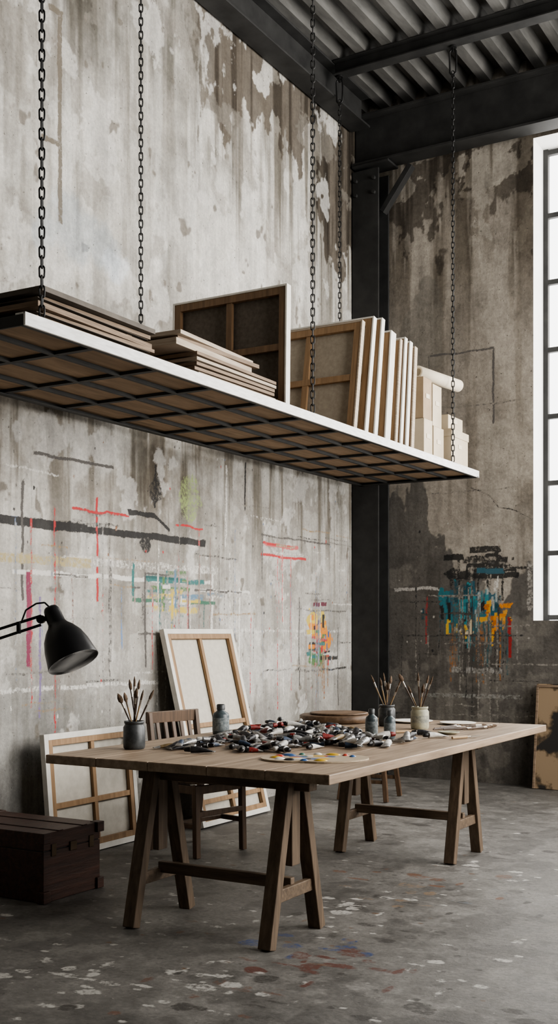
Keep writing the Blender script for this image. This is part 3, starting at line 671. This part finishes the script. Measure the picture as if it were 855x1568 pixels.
# ---------------------------------------------------------------- trunk
mb=MB()
bx0,bx1,by0,by1,bh=-4.42,-3.70,4.06,4.50,.34
cx_,cy_=(bx0+bx1)/2,(by0+by1)/2
mb.box((cx_,cy_,.125),(bx1-bx0-.02,by1-by0-.02,.245),'trunk'); mb.box((cx_,cy_,.295),(bx1-bx0-.02,by1-by0-.02,.085),'trunk')
mb.box((cx_,cy_,.248),(bx1-bx0-.03,by1-by0-.03,.02),'black')
for x in (bx0+.02,bx1-.02):
    for y in (by0+.02,by1-.02):
        mb.box((x,y,.03),(.05,.05,.055),'trunk'); mb.box((x,y,.315),(.052,.052,.052),'trunk')
for yy_ in (cy_-.14,cy_+.14): mb.box((bx1-.008,yy_,.25),(.008,.035,.06),'brass')
mb.box((bx1-.006,cy_,.25),(.010,.05,.045),'brass')
for y in (by0+.13,by1-.13): mb.box((cx_,y,.339),(bx1-bx0-.01,.035,.006),'trunk')
mb.obj('wooden_trunk',.006)

# ---------------------------------------------------------------- board at back wall
mb=MB(); mb.box((0,.012,.44),(.85,.018,.88),'plyboard'); mb.box((0,-.002,.86),(.85,.010,.02),'board'); mb.box((-.415,-.002,.43),(.02,.010,.86),'board')
o=mb.obj('painted_plywood_board',.002,origin=(0,0,0)); o.matrix_world=Matrix.Translation((-2.52,9.18,.004))@Matrix.Rotation(-.14,4,'X')

# ---------------------------------------------------------------- desk lamp on small side table
fw=Vector((-.5075,.8616,0)); rt=Vector((.8616,.5075,0))
rim=Vector((-2.461,2.844,1.205)); ax=(rt*.42-fw*.27+Vector((0,0,-.86))).normalized()
L_=.20
mb=MB(); c0=rim-ax*L_
prof=[(.000,-.010),(.022,-.008),(.026,.0),(.028,.012),(.030,.05),(.036,.062),(.050,.078),(.066,.105),(.077,.14),(.083,.175),(.087,.195),(.087,.200),(.084,.200),(.080,.175),(.073,.14),(.062,.107),(.046,.083),(.030,.07),(.0,.068)]
mb.lathe(prof[:12],c0,'black',36,axis=ax); mb.lathe([prof[11]]+prof[12:],c0,'lampin',36,axis=ax)
mb.lathe([(.0,.13),(.018,.135),(.024,.115),(.015,.085),(.012,.07)],c0,'white_paint',16,axis=ax)
J=c0+ax*.03-rt*.045+Vector((0,0,-.005))
mb.rod(c0+ax*.03,J,.008,.008,'black'); mb.lathe([(.014,-.012),(.014,.012)],J,'black',16,axis=fw)
E=J-rt*.62+Vector((0,0,-.20))
mb.rod(J+Vector((0,0,.012)),E+Vector((0,0,.015)),.0048,.0048,'black'); mb.rod(J-Vector((0,0,.018)),E-Vector((0,0,.022)),.0048,.0048,'black')
for f in (.12,.5):
    q=J.lerp(E,f); mb.lathe([(.008,-.02),(.008,.02)],q-Vector((0,0,.004)),'black',10,axis=(0,0,1))
mb.path([c0-ax*.008, c0-ax*.02-rt*.015+Vector((0,0,.008)), c0-rt*.05+Vector((0,0,.022)), c0-rt*.085+Vector((0,0,-.0)), c0-rt*.10+Vector((0,0,-.04)), J.lerp(E,.12)+Vector((0,0,.01))],.003,'black')
mb.lathe([(.022,-.015),(.022,.015)],E,'black',16,axis=fw)
base=Vector((E.x-.02,E.y-.01,.752))
mb.rod(E+rt*.012,base+rt*.012+Vector((0,0,.04)),.0055,.0055,'black'); mb.rod(E-rt*.012,base-rt*.012+Vector((0,0,.04)),.0055,.0055,'black')
mb.lathe([(.095,0),(.095,.018),(.085,.026),(.02,.03),(.018,.05),(0,.052)],base,'black',32)
mb.obj('desk_lamp')
mb=MB(); tcx,tcy=base.x-.12,base.y-.12
mb.box((tcx,tcy,.735),(.46,.46,.03),'tablewood_y')
for sx_ in (-1,1):
    for sy_ in (-1,1): mb.box((tcx+sx_*.19,tcy+sy_*.19,.361),(.045,.045,.72),'leg_z')
for s_ in (-1,1):
    mb.box((tcx+s_*.19,tcy,.68),(.022,.34,.07),'leg_z'); mb.box((tcx,tcy+s_*.19,.68),(.34,.022,.07),'leg_z')
mb.obj('side_table',.003)

# ---------------------------------------------------------------- table-top things
def jar(x,y,h,r,mat,nb,lab='label',seed=1):
    rr=random.Random(seed); mb=MB()
    mb.lathe([(r*.88,0.0),(r*.97,.006),(r,.02),(r,h*.78),(r*.86,h*.86),(r*.84,h*.9),(r*.92,h*.92),(r*.92,h),(r*.84,h),(r*.82,h*.9),(r*.9,h*.75),(r*.9,.02),(0,.015)],(x,y,TT+.001),mat,28)
    if lab: mb.lathe([(r*1.005,h*.30),(r*1.012,h*.32),(r*1.012,h*.60),(r*1.005,h*.62)],(x,y,TT),lab,28)
    for i in range(nb):
        a=2*math.pi*i/nb+rr.uniform(-.3,.3); tilt=rr.uniform(.15,.50)
        base=Vector((x-math.cos(a)*r*.5,y-math.sin(a)*r*.5,TT+.022))
        d=Vector((math.cos(a)*tilt,math.sin(a)*tilt,1)).normalized()
        t_=(h-.022)/d.z; q=base+d*t_; off=Vector((q.x-x,q.y-y,0))
        if off.length>r*.74:
            tgt=Vector((x,y,TT+h))+off.normalized()*r*.74; d=(tgt-base).normalized()
        L=rr.uniform(.22,.33); hm='handle' if rr.random()<.6 else 'handle_l'
        mb.rod(base,base+d*L*.75,.0024,.0042,hm,8); mb.rod(base+d*L*.75,base+d*L*.86,.0042,.0055,'ferrule',8)
        w_=rr.choice([.0055,.007,.008,.013])
        mb.lathe([(.0052,0),(w_,.012),(w_*.95,.028),(w_*.5,.042),(.001,.050)],base+d*L*.86,'bristle',10,axis=d,sx=.6 if w_>.01 else 1)
    mb.obj('brush_jar')
jar(-3.286,4.229,.132,.052,'jar_dark',8,lab=None,seed=3)
jar(-2.813,6.03,.125,.050,'jar_dark',8,seed=8,lab=None)
jar(-2.56,5.93,.128,.052,'jar_pale',8,seed=12,lab='label_pale')
def bottle(x,y,h,r,mat='bottle'):
    mb=MB()
    mb.lathe([(r*.85,0),(r*.97,.004),(r,.012),(r,h*.62),(r*.9,h*.70),(r*.55,h*.76),(r*.45,h*.80),(r*.45,h*.84)],(x,y,TT+.001),mat,24)
    mb.lathe([(r*.52,h*.82),(r*.52,h*.97),(r*.42,h),(0,h)],(x,y,TT),'jar_dark',16)
    mb.lathe([(r*1.003,h*.14),(r*1.012,h*.15),(r*1.012,h*.55),(r*1.003,h*.56)],(x,y,TT),'label',24)
    mb.obj('paint_bottle')
bottles=[(-3.345,5.06,.165,.045),(-2.581,5.342,.150,.033),(-2.461,5.31,.148,.030)]
for b4 in bottles: bottle(*b4)

def in_poly(x,y,poly):
    c=False;n_=len(poly);j=n_-1
    for i in range(n_):
        xi,yi=poly[i];xj,yj=poly[j]
        if ((yi>y)!=(yj>y)) and (x<(xj-xi)*(y-yi)/(yj-yi)+xi): c=not c
        j=i
    return c
poly=[(-3.16,4.22),(-2.62,4.38),(-2.30,4.85),(-2.22,5.25),(-2.45,5.22),(-2.68,5.46),(-3.02,5.75),(-3.36,5.72),(-3.26,5.16),(-3.24,4.60)]
mb=MB(); rr=random.Random(21)
def tube(mb,x,y,z,yaw,pitch,L,r,bodym,capm):
    R=Matrix.Rotation(yaw,3,'Z')@Matrix.Rotation(pitch,3,'Y'); c=Vector((x,y,z)); n_=10
    secs=[(0,.0055,.0055),(.006,.0055,.0055),(.010,r,r),(L*.35,r*1.02,r*.95),(L*.7,r*1.15,r*.55),(L*.93,r*1.3,.0025),(L,r*1.3,.0025)]
    def ring(s_): return [R@Vector((s_[0],s_[1]*math.cos(2*math.pi*i/n_),s_[2]*math.sin(2*math.pi*i/n_)-(r-s_[2])*.6))+c for i in range(n_)]
    rings=[ring(s_) for s_ in secs]
    for k in range(len(secs)-1):
        m_= 'tube_sil' if k in (0,1,5) else bodym
        if k==4: m_='tube_sil' if bodym!='tube_dark' else bodym
        mb.add(rings[k]+rings[k+1],[(i,(i+1)%n_,n_+(i+1)%n_,n_+i) for i in range(n_)],m_,True)
    mb.add(rings[-1],[tuple(range(n_))],'tube_sil')
    a=R@Vector((-1,0,0)); mb.lathe([(r*.72,-.002),(r*.74,.004),(r*.62,.022),(r*.5,.024),(0,.024)],c+R@Vector((.002,0,0)),capm,10,axis=a)
def clear(x,y,yaw,L):
    for t in (-.03,0,.03,.06,.09,.13):
        px,py=x+math.cos(yaw)*t,y+math.sin(yaw)*t
        for (bx,by,_,br) in bottles:
            if math.hypot(px-bx,py-by)<br+.028: return False
    return True
cnt=0
while cnt<240:
    x=rr.uniform(-3.4,-2.2);y=rr.uniform(4.2,5.8)
    if not in_poly(x,y,poly): continue
    L=rr.uniform(.07,.125); r=rr.uniform(.012,.018); lay=rr.choice([0,0,1])
    yaw=rr.uniform(0,2*math.pi)
    if not (in_poly(x+math.cos(yaw)*L,y+math.sin(yaw)*L,poly)) and rr.random()<.7: continue
    if not clear(x,y,yaw,L): continue
    body=rr.choice(['tube_sil','tube_sil','tube_white','tube_dark','tube_dark','tube_dark','tube_dark','tube_red','tube_white','tube_white','tube_blue','tube_ochre'])
    cap=rr.choice(['black']*8+['tube_white','tube_red'])
    tube(mb,x,y,TT+r+.001+lay*.024,yaw,rr.uniform(-.02,.12) if lay else 0,L,r,body,cap); cnt+=1
for (x,y,yaw) in ((-2.56,4.42,2.6),(-2.42,5.55,.3),(-2.30,5.42,.9),(-2.95,4.20,.4),(-2.75,4.33,2.1)):
    tube(mb,x,y,TT+.018,yaw,0,.12,.016,'tube_dark' if x<-2.4 else 'tube_white','black')
mb.obj('paint_tubes')

mb=MB(); n_=48; vs=[]
def pr(t): return 1-.16*math.exp(-((t-4.4)/.28)**2)
hx,hy=.235,.17
ring=[(hx*math.cos(t)*pr(t),hy*math.sin(t)*pr(t)) for t in [2*math.pi*i/n_ for i in range(n_)]]
hole=[( -.13+.022*math.cos(2*math.pi*i/n_),-.05+.016*math.sin(2*math.pi*i/n_)) for i in range(n_)]
for z_ in (.001,.008):
    vs+= [(a,b_,z_) for a,b_ in ring]+[(a,b_,z_) for a,b_ in hole]
fs=[]
for i in range(n_):
    j=(i+1)%n_
    fs.append((2*n_+i,2*n_+j,3*n_+j,3*n_+i)); fs.append((j,i,n_+i,n_+j)); fs.append((i,j,2*n_+j,2*n_+i)); fs.append((n_+j,n_+i,3*n_+i,3*n_+j))
Rz=Matrix.Rotation(.55,3,'Z'); pc=Vector((-2.34,4.28,TT))
mb.add([Rz@Vector(p)+pc for p in vs],fs,'palette')
rr=random.Random(4)
for i,cn in enumerate(['p_blue','p_red','p_yel','p_wht','p_grn','p_blue','p_red','p_yel','p_wht','tube_dark','p_blue','p_yel']):
    a=.2+i*.42; q=Rz@Vector((hx*.72*math.cos(a),hy*.72*math.sin(a),.008))+pc; r_=rr.uniform(.014,.028)
    mb.lathe([(r_,0),(r_*.9,.003),(r_*.5,.007),(0,.008)],q,cn,12,sx=rr.uniform(.8,1.5))
    q=Rz@Vector((hx*.35*math.cos(a+.3),hy*.35*math.sin(a+.3),.008))+pc; mb.lathe([(r_*1.1,0),(r_*.8,.0015),(0,.002)],q,cn,12,sx=rr.uniform(.8,1.8))
mb.obj('painters_palette')

mb=MB(); mb.lathe([(.215,0),(.23,.006),(.23,.040),(.22,.046),(0,.046)],(-3.22,6.17,TT+.001),'slice',40); mb.lathe([(.17,.0),(.18,.003),(.18,.010),(.165,.012),(0,.012)],(-3.21,6.18,TT+.048),'slice',40)
mb.obj('wooden_boards')
def dish(x,y,r,mat='canvas_w'):
    mb=MB(); mb.lathe([(r*.6,0),(r*.95,.008),(r,.012),(r*.96,.013),(r*.6,.005),(0,.004)],(x,y,TT+.001),mat,36); mb.obj('mixing_dish')
dish(-2.80,6.36,.13); dish(-2.50,6.36,.11); dish(-2.30,5.72,.06,'jar_pale')
mb=MB(); rr=random.Random(9)
for i in range(9):
    x=-2.30+rr.uniform(-.14,.12); y=6.06+rr.uniform(-.12,.16); a=math.radians(65)+rr.uniform(-.35,.35); L=rr.uniform(.2,.3); d=Vector((math.cos(a),math.sin(a),0)); p=Vector((x,y,TT+.011))-d*L/2
    mb.rod(p,p+d*L*.7,.004,.006,'handle',8); mb.rod(p+d*L*.7,p+d*L*.84,.006,.006,'ferrule',8); mb.lathe([(.006,0),(.009,.012),(.006,.03),(0,.04)],p+d*L*.84,'bristle',8,axis=d)
mb.obj('loose_brushes')
mb=MB()
for (x,y,a) in ((-2.56,5.60,.9),(-2.16,5.42,1.2)):
    d=Vector((math.cos(a),math.sin(a),0)); p=Vector((x,y,TT+.010)); mb.rod(p,p+d*.11,.007,.008,'handle_l',8); mb.rod(p+d*.11,p+d*.14,.003,.003,'ferrule',6); mb.beam(p+d*.14,p+d*.20,.018,.0015,'ferrule')
mb.obj('palette_knives')

# ---------------------------------------------------------------- light
w=bpy.data.worlds.new('overcast_sky'); scene.world=w; w.use_nodes=True
bg=w.node_tree.nodes['Background']; bg.inputs[0].default_value=(1,.99,.975,1); bg.inputs[1].default_value=4.0
def area(name,loc,rot,sx,sy,power,col=(1,.958,.90)):
    l=bpy.data.lights.new(name,'AREA'); l.shape='RECTANGLE'; l.size=sx; l.size_y=sy; l.energy=power; l.color=col
    o=bpy.data.objects.new(name,l); o.location=loc; o.rotation_euler=rot; COL.objects.link(o); return o
area('daylight_back_window',((W0+W1)/2,WY+.55,(Z0+Z1)/2),(math.radians(-90),0,0),W1-W0,Z1-Z0,215)
area('daylight_side_window',(RX+.5,4.4,3.4),(0,math.radians(90),0),4.0,2.0,190)
area('daylight_side_window',(RX+.5,7.45,3.4),(0,math.radians(90),0),4.0,2.9,580)

# ---------------------------------------------------------------- camera
cam=bpy.data.cameras.new('camera'); co=bpy.data.objects.new('camera',cam); COL.objects.link(co)
co.location=(0,0,1.3); co.rotation_euler=(math.radians(90),0,math.radians(30.5))
cam.sensor_fit='VERTICAL'; cam.sensor_height=36; cam.lens=39.5; cam.shift_y=.1186; cam.clip_start=.05
scene.camera=co
scene.view_settings.view_transform='AgX'
try: scene.view_settings.look='AgX - Medium High Contrast'
except Exception as e: print(e)
